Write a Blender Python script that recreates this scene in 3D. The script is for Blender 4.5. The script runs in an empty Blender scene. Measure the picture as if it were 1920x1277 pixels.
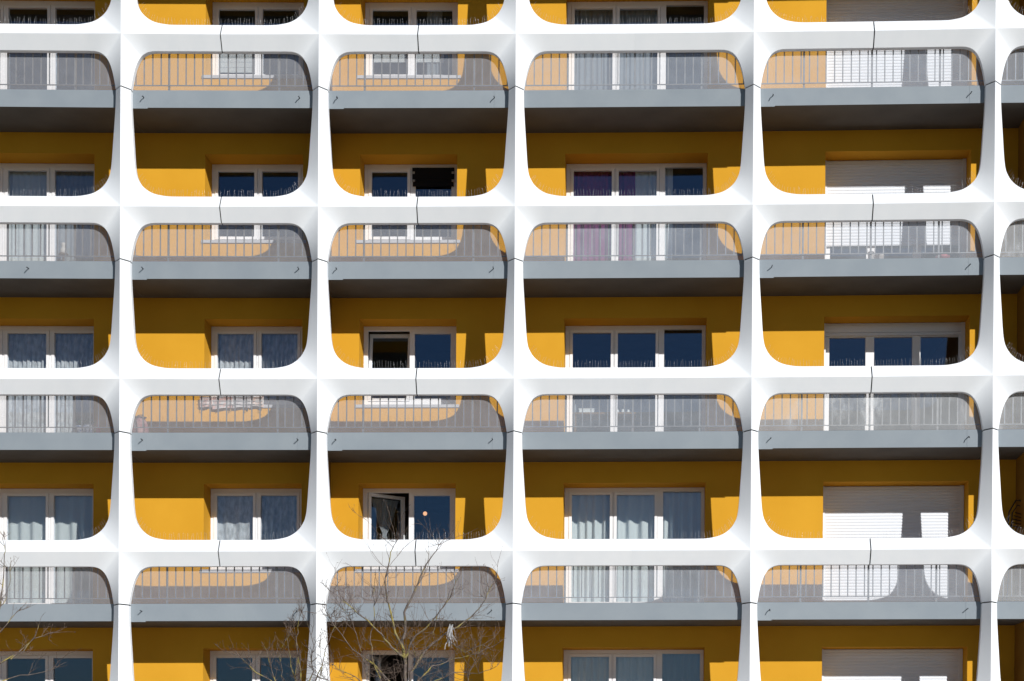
import bpy, math, random
import numpy as np
from mathutils import Vector, Matrix

scene = bpy.context.scene
col = scene.collection
R = math.radians
PI = math.pi

# ------------------------------------------------------------------ camera, sky, sun, exposure
S = 0.00867            # metres per photo pixel on the slab-edge plane (Y = 0)
D = 28.0               # camera to that plane
CX, CY = 1200.0, 1490.0
ZC = 1.7               # eye height above the ground

cam_d = bpy.data.cameras.new("camera")
cam = bpy.data.objects.new("camera", cam_d)
col.objects.link(cam)
cam.location = (0, -D, ZC)
cam.rotation_euler = (R(90), 0, 0)
cam_d.sensor_width = 36.0
cam_d.lens = 36.0 * D / (1920 * S)
cam_d.shift_x = (960 - CX) / 1920.0
cam_d.shift_y = (CY - 638.5) / 1920.0
cam_d.clip_end = 3000
scene.camera = cam

SUN = Vector((0.67, -1.0, 0.56)).normalized()
elev = math.asin(SUN.z)
w = bpy.data.worlds.new("World")
scene.world = w
w.use_nodes = True
nt = w.node_tree
bg = nt.nodes["Background"]
sky = nt.nodes.new("ShaderNodeTexSky")
sky.sky_type = 'NISHITA'
sky.sun_disc = False
sky.sun_elevation = elev
sky.sun_rotation = math.atan2(SUN.x, SUN.y)
sky.air_density = 1.0
sky.dust_density = 0.2
sky.ozone_density = 4.0
nt.links.new(sky.outputs[0], bg.inputs[0])
bg.inputs[1].default_value = 0.06

sl = bpy.data.lights.new("sun", 'SUN')
sl.energy = 4.9
sl.angle = R(0.5)
sl.color = (1.0, 0.965, 0.92)
so = bpy.data.objects.new("sun", sl)
col.objects.link(so)
so.location = SUN * 60
so.rotation_euler = SUN.to_track_quat('Z', 'Y').to_euler()

scene.view_settings.view_transform = 'Standard'
scene.view_settings.look = 'None'
scene.view_settings.exposure = 0.0
scene.view_settings.gamma = 1.0
scene.view_settings.use_curve_mapping = False
scene.cycles.transparent_max_bounces = 24
scene.cycles.max_bounces = 10
scene.cycles.diffuse_bounces = 5

# ------------------------------------------------------------------ pixel -> world and the building's settlement
def PX(x, Y): return (x - CX) * S * (D + Y) / D
def PZ(y, Y): return ZC + (CY - y) * S * (D + Y) / D

YR, YE, YB = -0.256, -0.105, -0.004      # ridge, panel edge (front), panel back
YW, YG = 1.075, 1.535                    # wall face, window frame face

# where the panel crossings stand (a real, slightly crooked grid of precast panels)
NODES = {(1,1):(226,62),(2,1):(597,64),(3,1):(967,64),(4,1):(1414,60.5),(5,1):(1868,52),
         (1,2):(225.5,386),(2,2):(597,387),(3,2):(965.3,387),(4,2):(1411,384),(5,2):(1864,379),
         (1,3):(225,710),(2,3):(595,709.5),(3,3):(963.5,708.5),(4,3):(1409,707),(5,3):(1860.5,704),
         (1,4):(221.5,1035),(2,4):(593,1032),(3,4):(962.3,1031.5),(4,4):(1408,1029.5),(5,4):(1860.5,1028.5)}
keys = list(NODES)
nx = np.array([PX(NODES[k][0], YR) for k in keys])
nz = np.array([PZ(NODES[k][1], YR) for k in keys])
rr = np.array([k[1] for k in keys], float)
A = np.stack([np.ones_like(rr), rr - 2], 1)
zc0, zc1 = np.linalg.lstsq(A, nz, rcond=None)[0]
P = -zc1                                  # storey height
Z2 = zc0                                  # ridge height of the beam row 2
COLX = {c: float(np.mean([PX(NODES[(c, r)][0], YR) for r in (1, 2, 3, 4)])) for c in (1, 2, 3, 4, 5)}
COLX[0] = COLX[1] - 443 * S
COLX[6] = COLX[5] + 450 * S
def ridge_z(r): return Z2 - (r - 2) * P
ix = np.array([COLX[k[0]] for k in keys])
iz = np.array([ridge_z(k[1]) for k in keys])
XN, ZN, ZM = 7.0, 4.0, ridge_z(2.5)
def basis_x(x, z):
    v = (z - ZM) / ZN; u = x / XN
    return np.stack([v, u * v], -1)
def basis_z(x, z):
    v = (z - ZM) / ZN; u = x / XN
    return np.stack([np.ones_like(u), u, u * u, u * v, u * u * v], -1)
cxf = np.linalg.lstsq(basis_x(ix, iz), nx - ix, rcond=None)[0]
czf = np.linalg.lstsq(basis_z(ix, iz), nz - iz, rcond=None)[0]
def warp(v):
    x = np.clip(v[:, 0], -13, 8); z = np.clip(v[:, 2], 0, 17)
    o = v.copy()
    o[:, 0] += basis_x(x, z) @ cxf
    o[:, 2] += basis_z(x, z) @ czf
    return o
def unw(x, z):
    v = np.array([[x, 0.0, z]])
    d = warp(v) - v
    return float(x - d[0, 0]), float(z - d[0, 2])
def at(px, py, Y):
    """point of the unwarped building seen at a photo pixel, for depth Y"""
    return unw(PX(px, Y), PZ(py, Y))
def atx(px, py, Y): return at(px, py, Y)[0]
def atz(px, py, Y): return at(px, py, Y)[1]

# ------------------------------------------------------------------ mesh builder
WORLD_LOC = {}
class MB:
    def __init__(self): self.v = []; self.f = []; self.sm = []
    def face(self, pts, smooth=False):
        b = len(self.v); self.v += [tuple(p) for p in pts]
        self.f.append(tuple(range(b, b + len(pts)))); self.sm.append(smooth)
    def box(self, x0, x1, y0, y1, z0, z1, M=None):
        p = [(x0,y0,z0),(x1,y0,z0),(x1,y1,z0),(x0,y1,z0),(x0,y0,z1),(x1,y0,z1),(x1,y1,z1),(x0,y1,z1)]
        if M is not None: p = [tuple(M @ Vector(q)) for q in p]
        b = len(self.v); self.v += p
        for q in ((0,3,2,1),(4,5,6,7),(0,1,5,4),(1,2,6,5),(2,3,7,6),(3,0,4,7)):
            self.f.append(tuple(b + i for i in q)); self.sm.append(False)
    def ring(self, x0, x1, z0, z1, t, y0, y1, M=None):
        """rectangular frame of width t, four butted bars"""
        self.box(x0, x1, y0, y1, z1 - t, z1, M); self.box(x0, x1, y0, y1, z0, z0 + t, M)
        self.box(x0, x0 + t, y0, y1, z0 + t, z1 - t, M); self.box(x1 - t, x1, y0, y1, z0 + t, z1 - t, M)
    def tube(self, pts, radii, n=6, cap=True, smooth=True):
        pts = [Vector(p) for p in pts]
        if not hasattr(radii, '__len__'): radii = [radii] * len(pts)
        b = len(self.v)
        up = None
        for i, p in enumerate(pts):
            t = (pts[min(i + 1, len(pts) - 1)] - pts[max(i - 1, 0)])
            if t.length < 1e-9: t = Vector((0, 0, 1))
            t.normalize()
            if up is None:
                up = Vector((0, 0, 1)) if abs(t.z) < 0.9 else Vector((1, 0, 0))
            a = t.cross(up)
            if a.length < 1e-6: a = t.orthogonal()
            a.normalize(); c = a.cross(t).normalized(); up = c
            for k in range(n):
                an = 2 * PI * k / n
                self.v.append(tuple(p + (a * math.cos(an) + c * math.sin(an)) * radii[i]))
        for i in range(len(pts) - 1):
            for k in range(n):
                k2 = (k + 1) % n
                self.f.append((b + i*n + k, b + i*n + k2, b + (i+1)*n + k2, b + (i+1)*n + k)); self.sm.append(smooth)
        if cap:
            self.f.append(tuple(b + k for k in range(n))); self.sm.append(False)
            e = b + (len(pts) - 1) * n
            self.f.append(tuple(e + n - 1 - k for k in range(n))); self.sm.append(False)
    def lathe(self, cx, cy, prof, n=16):
        b = len(self.v)
        for (r, z) in prof:
            for k in range(n):
                an = 2*PI*k/n
                self.v.append((cx + r*math.cos(an), cy + r*math.sin(an), z))
        for i in range(len(prof)-1):
            for k in range(n):
                k2 = (k+1) % n
                self.f.append((b+i*n+k, b+i*n+k2, b+(i+1)*n+k2, b+(i+1)*n+k)); self.sm.append(True)
        self.f.append(tuple(b+n-1-k for k in range(n))); self.sm.append(False)
        e = b+(len(prof)-1)*n
        self.f.append(tuple(e+k for k in range(n))); self.sm.append(False)
    def build(self, name, mat, parent=None, wrp=True, recalc=False):
        v = np.array(self.v, float)
        if wrp: v = warp(v)
        lo, hi = v.min(0), v.max(0)
        org = np.array([(lo[0]+hi[0])/2, (lo[1]+hi[1])/2, lo[2]])
        me = bpy.data.meshes.new(name)
        me.from_pydata([tuple(q) for q in (v - org)], [], self.f)
        me.polygons.foreach_set("use_smooth", self.sm)
        if isinstance(mat, (list, tuple)):
            for m in mat: me.materials.append(m)
        else: me.materials.append(mat)
        if recalc:
            import bmesh
            bm = bmesh.new(); bm.from_mesh(me)
            bmesh.ops.remove_doubles(bm, verts=bm.verts, dist=1e-5)
            bmesh.ops.recalc_face_normals(bm, faces=bm.faces)
            bm.to_mesh(me); bm.free()
        me.update()
        o = bpy.data.objects.new(name, me)
        col.objects.link(o)
        WORLD_LOC[o] = Vector(org)
        o.location = Vector(org) - (WORLD_LOC[parent] if parent is not None else Vector((0, 0, 0)))
        if parent is not None: o.parent = parent
        return o

def tag(o, label=None, cat=None, group=None, kind=None):
    if label: o["label"] = label
    if cat: o["category"] = cat
    if group: o["group"] = group
    if kind: o["kind"] = kind
    return o
def empty(name, loc, label=None, cat=None, group=None):
    o = bpy.data.objects.new(name, None)
    col.objects.link(o); o.location = loc; o.empty_display_size = 0.2
    WORLD_LOC[o] = Vector(loc)
    return tag(o, label, cat, group)
def wpt(x, Y, z):
    return Vector(warp(np.array([[x, Y, z]]))[0])

# ------------------------------------------------------------------ materials
def mat(name, colr, rough=0.7, metal=0.0, spec=0.3):
    m = bpy.data.materials.new(name); m.use_nodes = True
    b = m.node_tree.nodes["Principled BSDF"]
    b.inputs["Base Color"].default_value = (*colr, 1)
    b.inputs["Roughness"].default_value = rough
    b.inputs["Metallic"].default_value = metal
    b.inputs["Specular IOR Level"].default_value = spec
    return m
def N(m, t): return m.node_tree.nodes.new(t)
def L(m, a, b): m.node_tree.links.new(a, b)
def noisy(name, c0, c1, scale, rough=0.8, bump=0.0, bscale=60, spec=0.2, detail=6, stretch=(1,1,1), lo=0.35, hi=0.65, rnd=0.0, metal=0.0):
    m = mat(name, c0, rough, metal, spec)
    b = m.node_tree.nodes["Principled BSDF"]
    tc = N(m, "ShaderNodeTexCoord"); mp = N(m, "ShaderNodeMapping")
    mp.inputs["Scale"].default_value = stretch
    L(m, tc.outputs["Object"], mp.inputs[0])
    vec = mp.outputs[0]
    if rnd:
        oi = N(m, "ShaderNodeObjectInfo"); ad = N(m, "ShaderNodeVectorMath"); ad.operation = 'ADD'
        mu = N(m, "ShaderNodeMath"); mu.operation = 'MULTIPLY'; mu.inputs[1].default_value = 40
        L(m, oi.outputs["Random"], mu.inputs[0]); L(m, mp.outputs[0], ad.inputs[0]); L(m, mu.outputs[0], ad.inputs[1])
        vec = ad.outputs[0]
    n = N(m, "ShaderNodeTexNoise"); n.inputs["Scale"].default_value = scale; n.inputs["Detail"].default_value = detail
    L(m, vec, n.inputs["Vector"])
    cr = N(m, "ShaderNodeValToRGB")
    cr.color_ramp.elements[0].position = lo; cr.color_ramp.elements[0].color = (*c0, 1)
    cr.color_ramp.elements[1].position = hi; cr.color_ramp.elements[1].color = (*c1, 1)
    L(m, n.outputs["Fac"], cr.inputs[0])
    out = cr.outputs[0]
    if rnd:
        hs = N(m, "ShaderNodeHueSaturation")
        mr = N(m, "ShaderNodeMapRange"); mr.inputs["To Min"].default_value = 1 - rnd; mr.inputs["To Max"].default_value = 1 + rnd
        L(m, oi.outputs["Random"], mr.inputs[0]); L(m, mr.outputs[0], hs.inputs["Value"]); L(m, out, hs.inputs["Color"])
        out = hs.outputs[0]
    L(m, out, b.inputs["Base Color"])
    if bump:
        n2 = N(m, "ShaderNodeTexNoise"); n2.inputs["Scale"].default_value = bscale; n2.inputs["Detail"].default_value = 4
        L(m, tc.outputs["Object"], n2.inputs["Vector"])
        bp = N(m, "ShaderNodeBump"); bp.inputs["Strength"].default_value = bump; bp.inputs["Distance"].default_value = 0.01
        L(m, n2.outputs["Fac"], bp.inputs["Height"]); L(m, bp.outputs[0], b.inputs["Normal"])
    return m

M_PANEL = noisy("white_precast", (0.735,0.772,0.81), (0.765,0.797,0.83), 2.2, 0.75, 0.10, 90, 0.15, stretch=(1.6,1.6,0.5), lo=0.3, hi=0.6, rnd=0.02)
M_PANEL_BACK = noisy("ochre_panel_back", (0.46,0.20,0.015), (0.52,0.235,0.02), 3, 0.85)
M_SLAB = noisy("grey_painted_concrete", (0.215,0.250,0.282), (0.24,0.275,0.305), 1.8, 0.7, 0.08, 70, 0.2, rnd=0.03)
M_DIV = noisy("shaded_ochre_divider", (0.22,0.11,0.014), (0.26,0.135,0.018), 1.4, 0.9)  # darker copy of the wall yellow, deepens the dividers' shade by colour
M_FLOOR = noisy("balcony_floor_paint", (0.24,0.105,0.04), (0.28,0.13,0.055), 2, 0.8)
M_SOFFIT = noisy("shaded_soffit", (0.100,0.098,0.094), (0.125,0.122,0.117), 1.6, 0.85)  # slab grey darkened: part of the shade under the slabs is in this colour
M_WALL = noisy("yellow_render", (0.575,0.292,0.022), (0.62,0.322,0.027), 1.4, 0.9, 0.22, 140, 0.1, lo=0.3, hi=0.7)
M_FRAME = mat("white_pvc", (0.80,0.81,0.83), 0.4, 0, 0.4)
M_SILL = mat("sill_metal", (0.50,0.52,0.56), 0.5, 0.2, 0.4)
M_BAR = noisy("galvanised_steel", (0.16,0.165,0.175), (0.25,0.255,0.265), 8, 0.45, 0, 60, 0.5, metal=0.55)
M_SPIKE = mat("stainless_wire", (0.55,0.55,0.56), 0.35, 0.6, 0.5)
M_DARK = mat("dark_pipe", (0.03,0.035,0.04), 0.5)
M_ROOM = mat("room_paint", (0.20,0.19,0.18), 0.9)
M_PLINTH = noisy("plinth_concrete", (0.22,0.22,0.21), (0.30,0.30,0.29), 3, 0.9, 0.2, 60)
M_BLACK = mat("black_fabric", (0.012,0.012,0.014), 0.9, 0, 0.1)

def shutter_mat():
    m = mat("white_shutter_slats", (0.74,0.785,0.85), 0.45, 0, 0.35)
    return m
M_SHUT = shutter_mat()

def glass_mat():
    m = bpy.data.materials.new("window_glass"); m.use_nodes = True
    t = m.node_tree; t.nodes.clear()
    o = t.nodes.new("ShaderNodeOutputMaterial"); mx = t.nodes.new("ShaderNodeMixShader")
    tr = t.nodes.new("ShaderNodeBsdfTransparent"); gl = t.nodes.new("ShaderNodeBsdfGlossy")
    fr = t.nodes.new("ShaderNodeFresnel")
    ge = t.nodes.new("ShaderNodeNewGeometry"); io = t.nodes.new("ShaderNodeMapRange")   # same reflectance from both sides of the pane
    io.inputs["To Min"].default_value = 1.75; io.inputs["To Max"].default_value = 1 / 1.75
    t.links.new(ge.outputs["Backfacing"], io.inputs[0]); t.links.new(io.outputs[0], fr.inputs[0])
    tr.inputs[0].default_value = (0.93,0.95,0.95,1)
    gl.inputs[0].default_value = (0.50,0.70,1.0,1); gl.inputs["Roughness"].default_value = 0.0
    t.links.new(fr.outputs[0], mx.inputs[0]); t.links.new(tr.outputs[0], mx.inputs[1]); t.links.new(gl.outputs[0], mx.inputs[2])
    t.links.new(mx.outputs[0], o.inputs[0])
    return m
M_GLASS = glass_mat()

def screen_mat(name, c, lo, hi, smudge=0.0):
    """fine wire mesh: mostly open, each wire catches the light; smudge = dried dirt on it"""
    m = bpy.data.materials.new(name); m.use_nodes = True
    t = m.node_tree; t.nodes.clear()
    o = t.nodes.new("ShaderNodeOutputMaterial"); mx = t.nodes.new("ShaderNodeMixShader")
    tr = t.nodes.new("ShaderNodeBsdfTransparent"); df = t.nodes.new("ShaderNodeBsdfDiffuse")
    df.inputs[0].default_value = (*c, 1)
    tc = t.nodes.new("ShaderNodeTexCoord"); oi = t.nodes.new("ShaderNodeObjectInfo")
    mu = t.nodes.new("ShaderNodeMath"); mu.operation = 'MULTIPLY'; mu.inputs[1].default_value = 60
    t.links.new(oi.outputs["Random"], mu.inputs[0])
    def noise(scale, detail, stretch, f0, f1, t0, t1):
        mp = t.nodes.new("ShaderNodeMapping"); mp.inputs["Scale"].default_value = stretch
        t.links.new(mu.outputs[0], mp.inputs["Location"]); t.links.new(tc.outputs["Object"], mp.inputs[0])
        n = t.nodes.new("ShaderNodeTexNoise"); n.inputs["Scale"].default_value = scale; n.inputs["Detail"].default_value = detail
        n.inputs["Roughness"].default_value = 0.65
        t.links.new(mp.outputs[0], n.inputs["Vector"])
        mr = t.nodes.new("ShaderNodeMapRange"); mr.inputs["From Min"].default_value = f0; mr.inputs["From Max"].default_value = f1
        mr.inputs["To Min"].default_value = t0; mr.inputs["To Max"].default_value = t1
        t.links.new(n.outputs["Fac"], mr.inputs[0]); return mr.outputs[0]
    fac = noise(2.5, 7, (1, 1, 1.3), 0.3, 0.75, lo, hi)
    if smudge:
        big = noise(0.9, 2, (1, 1, 0.6), 0.50, 0.68, 0.0, 1.0); fine = noise(9, 6, (1, 1, 0.45), 0.45, 0.75, 0.0, smudge)
        ml = t.nodes.new("ShaderNodeMath"); ml.operation = 'MULTIPLY'; t.links.new(big, ml.inputs[0]); t.links.new(fine, ml.inputs[1])
        ad = t.nodes.new("ShaderNodeMath"); ad.operation = 'ADD'; t.links.new(fac, ad.inputs[0]); t.links.new(ml.outputs[0], ad.inputs[1]); fac = ad.outputs[0]
    t.links.new(fac, mx.inputs[0])
    t.links.new(tr.outputs[0], mx.inputs[1]); t.links.new(df.outputs[0], mx.inputs[2]); t.links.new(mx.outputs[0], o.inputs[0])
    return m
M_SCREEN = screen_mat("fine_wire_mesh", (0.44,0.455,0.49), 0.18, 0.25)
M_SCREEN_PALE = screen_mat("pale_wire_mesh", (0.50,0.545,0.61), 0.18, 0.26)
M_SCREEN_DIRTY = screen_mat("smudged_wire_mesh", (0.60,0.63,0.66), 0.20, 0.28, 0.6)

def cloth_mat(name, c, transp=0.0, lace=0.0):
    m = bpy.data.materials.new(name); m.use_nodes = True
    t = m.node_tree; t.nodes.clear()
    o = t.nodes.new("ShaderNodeOutputMaterial")
    df = t.nodes.new("ShaderNodeBsdfDiffuse"); df.inputs[0].default_value = (*c, 1)
    tl = t.nodes.new("ShaderNodeBsdfTranslucent"); tl.inputs[0].default_value = (*c, 1)
    m1 = t.nodes.new("ShaderNodeMixShader"); m1.inputs[0].default_value = 0.3
    t.links.new(df.outputs[0], m1.inputs[1]); t.links.new(tl.outputs[0], m1.inputs[2])
    out = m1.outputs[0]
    if transp:
        tr = t.nodes.new("ShaderNodeBsdfTransparent"); m2 = t.nodes.new("ShaderNodeMixShader")
        m2.inputs[0].default_value = transp
        if lace:
            tc = t.nodes.new("ShaderNodeTexCoord"); n = t.nodes.new("ShaderNodeTexNoise"); n.inputs["Scale"].default_value = lace; n.inputs["Detail"].default_value = 2
            mp = t.nodes.new("ShaderNodeMapping"); mp.inputs["Scale"].default_value = (1.6, 1.6, 0.7)
            t.links.new(tc.outputs["Object"], mp.inputs[0]); t.links.new(mp.outputs[0], n.inputs["Vector"])
            mr = t.nodes.new("ShaderNodeMapRange"); mr.inputs["From Min"].default_value = 0.35; mr.inputs["From Max"].default_value = 0.65
            mr.inputs["To Min"].default_value = transp - 0.15; mr.inputs["To Max"].default_value = transp + 0.18
            t.links.new(n.outputs["Fac"], mr.inputs[0]); t.links.new(mr.outputs[0], m2.inputs[0])
        t.links.new(out, m2.inputs[1]); t.links.new(tr.outputs[0], m2.inputs[2]); out = m2.outputs[0]
    t.links.new(out, o.inputs[0])
    return m
M_SHEER = cloth_mat("sheer_curtain", (0.88,0.92,0.92), 0.16)
M_GAUZE = cloth_mat("grey_gauze", (0.58,0.62,0.66), 0.42)
M_LACE = cloth_mat("lace_curtain", (0.88,0.90,0.94), 0.26, 11)
M_DRAPE = cloth_mat("white_drape", (0.84,0.88,0.88))
M_PURPLE = cloth_mat("purple_drape", (0.32,0.05,0.18))
M_WHITECL = cloth_mat("white_cloth", (0.8,0.8,0.8))

# ------------------------------------------------------------------ ground
g = MB()
g.face([(-400,-500,0),(400,-500,0),(400,300,0),(-400,300,0)])
M_GROUND = noisy("dry_grass_ground", (0.05,0.055,0.028), (0.10,0.09,0.055), 0.5, 0.95)
tag(g.build("ground", M_GROUND, None, wrp=False), kind="structure")
p_ = MB(); p_.box(-40, 40, -16.0, 0.0, -0.05, 0.10)
M_PAVE = noisy("pavement_concrete", (0.43,0.385,0.33), (0.51,0.46,0.40), 1.0, 0.9)
tag(p_.build("pavement", M_PAVE, None, wrp=False), kind="structure")

# ------------------------------------------------------------------ the building
B = empty("apartment_building", (0, 3, 0), "white honeycomb concrete apartment block with yellow walls behind grey balconies", "building")

# slab levels (measured on slab 1 beside column 3)
SL_TOP1 = atz(966, 169.5, 0.0); SL_BOT1 = atz(966, 202.0, 0.0)
def slab_top(k): return SL_TOP1 - (k - 1) * P
def slab_bot(k): return SL_BOT1 - (k - 1) * P
COLS = [0, 1, 2, 3, 4, 5, 6]

# precast crosses ---------------------------------------------------
def crom(pts, n=5):
    out = []
    for i in range(len(pts) - 1):
        p0 = pts[max(i-1, 0)]; p1 = pts[i]; p2 = pts[i+1]; p3 = pts[min(i+2, len(pts)-1)]
        for k in range(n):
            t = k / n
            out.append(tuple(0.5*((2*p1[j]) + (-p0[j]+p2[j])*t + (2*p0[j]-5*p1[j]+4*p2[j]-p3[j])*t*t + (-p0[j]+3*p1[j]-3*p2[j]+p3[j])*t**3) for j in (0,1)))
    out.append(pts[-1]); return out
LOWER = [(72,25.4),(60,25.5),(50.5,26.4),(41,29.8),(32.5,37),(25,50),(19,70),(14.2,97)]
UPPER = [(110,23.6),(95,23.7),(79,24.6),(57.5,29.2),(41.5,38.5),(29.5,53),(22.5,75),(18.3,130),(14.6,190),(14.0,226)]
LOW_C = crom(LOWER); UP_C = crom(UPPER)
def rmap_low(u, v):
    if u > 32.5: return (u if u > 60 else 60*(u-32.5)/27.5, 0)
    return (0, v if v > 70 else 70*max(0, (v-37))/33)
def rmap_up(u, v):
    if u > 41.5: return (u if u > 95 else 95*(u-41.5)/53.5, 0)
    return (0, v if v > 75 else 75*max(0, (v-38.5))/36.5)
JOINT_Z = None
def cross(c, r):
    X, Z = COLX[c], ridge_z(r)
    mb = MB()
    for sx in (-1, 1):
        nb = c + sx
        half = abs(COLX[nb] - X) / 2 if nb in COLX else 0.5
        bay = min(c, nb)
        gap = 0.010 if bay not in (0, 3) else 0.0004
        half -= gap
        for sz in (-1, 1):
            cur, rm = (LOW_C, rmap_low) if sz < 0 else (UP_C, rmap_up)
            prof = [(half / S, cur[0][1])] + list(cur)
            # arm end: where the neighbouring cross meets it
            endv = 97.6 if sz < 0 else P / S - 97.6
            prof[-1] = (prof[-1][0], endv - 1.15)
            n = len(prof)
            E = [(X + sx*u*S, YE, Z + sz*v*S) for u, v in prof]
            Rg = []
            for i, (u, v) in enumerate(prof):
                ru, rv = rm(u, v)
                # the ridge sinks a little along the beam and rises a little along the column
                hr = 0.142 - 0.016 * min(1, ru / 150) + 0.010 * min(1, rv / 90)
                Rg.append((X + sx*ru*S, YE - hr, Z + sz*rv*S))
            Eb = [(x, YB, z) for x, _, z in E]; Rb = [(x, YB, z) for x, _, z in Rg]
            b = len(mb.v); mb.v += Rg + E
            fl = (sx * sz) > 0
            def q(idx, sm):
                mb.f.append(tuple(idx) if fl else tuple(reversed(idx))); mb.sm.append(sm)
            for i in range(n-1):
                if (Vector(Rg[i]) - Vector(Rg[i+1])).length < 1e-7:
                    q((b+i, b+n+i+1, b+n+i), True)
                else:
                    q((b+i, b+i+1, b+n+i+1, b+n+i), True)
            b2 = len(mb.v); mb.v += E + Eb
            for i in range(n-1): q((b2+i, b2+i+1, b2+n+i+1, b2+n+i), True)
            b3 = len(mb.v); mb.v += Eb + Rb
            for i in range(n-1):
                if (Vector(Rb[i]) - Vector(Rb[i+1])).length < 1e-7: q((b3+i, b3+i+1, b3+n+i), False)
                else: q((b3+i, b3+i+1, b3+n+i+1, b3+n+i), False)
            for i in (0, n-1):
                b4 = len(mb.v); mb.v += [Rg[i], E[i], Eb[i], Rb[i]]
                q((b4, b4+1, b4+2, b4+3) if i == 0 else (b4+3, b4+2, b4+1, b4), False)
    o = mb.build("facade_panel", [M_PANEL, M_PANEL_BACK], B)
    for pg in o.data.polygons:
        if pg.center.y + o.location.y + 3 > YB - 0.001 and abs(pg.normal.y) > 0.9: pg.material_index = 1
    return o
for r in range(0, 6):
    for c in COLS:
        cross(c, r)

M_SEAL = mat("dark_joint_seal", (0.02,0.02,0.022), 0.9)
def seal(poly, axis, c0, c1):
    mb = MB(); n = len(poly)
    P_ = lambda q, c: (q[0], q[1], c) if axis == 'z' else (c, q[1], q[0])
    lo = [P_(q, c0) for q in poly]; hi = [P_(q, c1) for q in poly]
    mb.face(lo[::-1]); mb.face(hi)
    for i in range(n): mb.face([lo[i], lo[(i+1) % n], hi[(i+1) % n], hi[i]])
    mb.build("joint_seal", M_SEAL, B, recalc=True)
for c in (1, 2, 3, 4, 5):
    for r in (1, 2, 3, 4):
        zj = ridge_z(r) - 97.6 * S; x = COLX[c]; h = 12.6 * S
        seal([(x - h, YE + 0.016), (x, YE - 0.148 + 0.022), (x + h, YE + 0.016), (x + h, YB - 0.006), (x - h, YB - 0.006)], 'z', zj - 0.016, zj + 0.016)
for b0 in (1, 2, 4):
    for r in (1, 2, 3, 4):
        xj = (COLX[b0] + COLX[b0+1]) / 2; z = ridge_z(r)
        seal([(z - 24*S, YE + 0.014), (z, YE - 0.120 + 0.018), (z + 22*S, YE + 0.014), (z + 22*S, YB - 0.006), (z - 24*S, YB - 0.006)], 'x', xj - 0.014, xj + 0.014)

# slabs -------------------------------------------------------------
def drain(px, py_slab, slab_obj, k, drop):
    x = atx(px, 187, 0.0); z = slab_bot(k) + 0.16
    mb = MB()
    mb.tube([(x, 0.01, z), (x, -0.075, z - 0.002), (x, -0.105, z - drop)], 0.0078, 8)
    return mb.build("drain_spout", M_DARK, slab_obj)
DRAINS = {1: [], 2: [270, 562], 3: [633, 927], 4: [], 5: [1449, 1820]}
for k in range(-1, 6):
    for c in range(0, 6):
        x0, x1 = COLX[c] + 0.004, COLX[c+1] - 0.004
        mb = MB()
        mb.box(x0, x1, 0.0, 6.5, slab_bot(k), slab_top(k))
        # small end plates where the edge strip is capped, a few mm proud
        if c in (1, 2, 4):
            for e, (a, b_) in enumerate(((x0 + 0.05, x0 + 0.36), (x1 - 0.36, x1 - 0.05))):
                mb.box(a, b_, -0.003, 0.0, slab_bot(k) + (-0.014 if e == 0 else 0.0), slab_top(k) - 0.002)
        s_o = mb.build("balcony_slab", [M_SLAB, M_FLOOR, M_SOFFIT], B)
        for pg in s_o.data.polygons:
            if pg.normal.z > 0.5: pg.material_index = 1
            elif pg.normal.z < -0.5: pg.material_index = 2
        if 1 <= k <= 4:
            for i, px in enumerate(DRAINS.get(c + 0, []) if False else DRAINS.get(c + 1, [])):
                random.seed(k * 31 + px)
                drain(px, 0, s_o, k, random.choice((0.0, 0.015, 0.03)))
            if c == 0 and k == 2: drain(55, 0, s_o, k, 0.01)

# wall with openings -------------------------------------------------
# openings on the wall face (photo pixels at floor 1)
OPEN = {0: (-88, 177), 1: (384.5, 568), 2: (675, 857), 3: (1059.5, 1327), 4: (1547.5, 1820.5), 5: None}
WTOP = atz(966, 289, YW)                  # lintel
SILL = atz(760, 451, YW)                  # sill of the two-light windows
def opening(c, f):
    o = OPEN[c]
    if o is None: return None
    x0, x1 = atx(o[0], 330, YW), atx(o[1], 330, YW)
    dz = -(f - 1) * P
    zb = (SILL if c in (1, 2) else SL_TOP1 - P + 0.05) + dz
    return x0, x1, zb, WTOP + dz
wall = MB()
for f in range(-1, 5):
    for c in range(0, 6):
        x0, x1 = COLX[c], COLX[c+1]
        z0, z1 = slab_top(f + 1), slab_bot(f)
        o = opening(c, f) if f >= 0 else None
        if o is None:
            wall.box(x0, x1, YW, 1.62, z0, z1)
        else:
            a, b_, zb, zt = o
            wall.box(x0, a, YW, 1.62, z0, z1); wall.box(b_, x1, YW, 1.62, z0, z1)
            wall.box(a, b_, YW, 1.62, zt, z1); wall.box(a, b_, YW, 1.62, z0, zb)
wall.build("wall", M_WALL, B)
iw = MB()
for c in COLS: iw.box(COLX[c] - 0.06, COLX[c] + 0.06, 1.625, 6.2, slab_top(5), slab_bot(-1))
iw.box(COLX[0], COLX[6], 6.2, 6.4, slab_top(5), slab_bot(-1))
iw.build("interior_wall", M_ROOM, B)
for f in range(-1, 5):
    for xd, yd in ((COLX[2] - 0.05, 0.12), (atx(1936, 300, 0.0) + 0.035, 0.012)):  # second divider is a guess, added so its shadow darkens the far-right bay
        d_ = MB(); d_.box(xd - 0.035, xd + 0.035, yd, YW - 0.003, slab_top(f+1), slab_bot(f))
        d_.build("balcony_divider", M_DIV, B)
pl = MB(); pl.box(COLX[0], COLX[6], 0.02, 6.5, 0, slab_bot(5)); pl.build("plinth", M_PLINTH, B)

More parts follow.
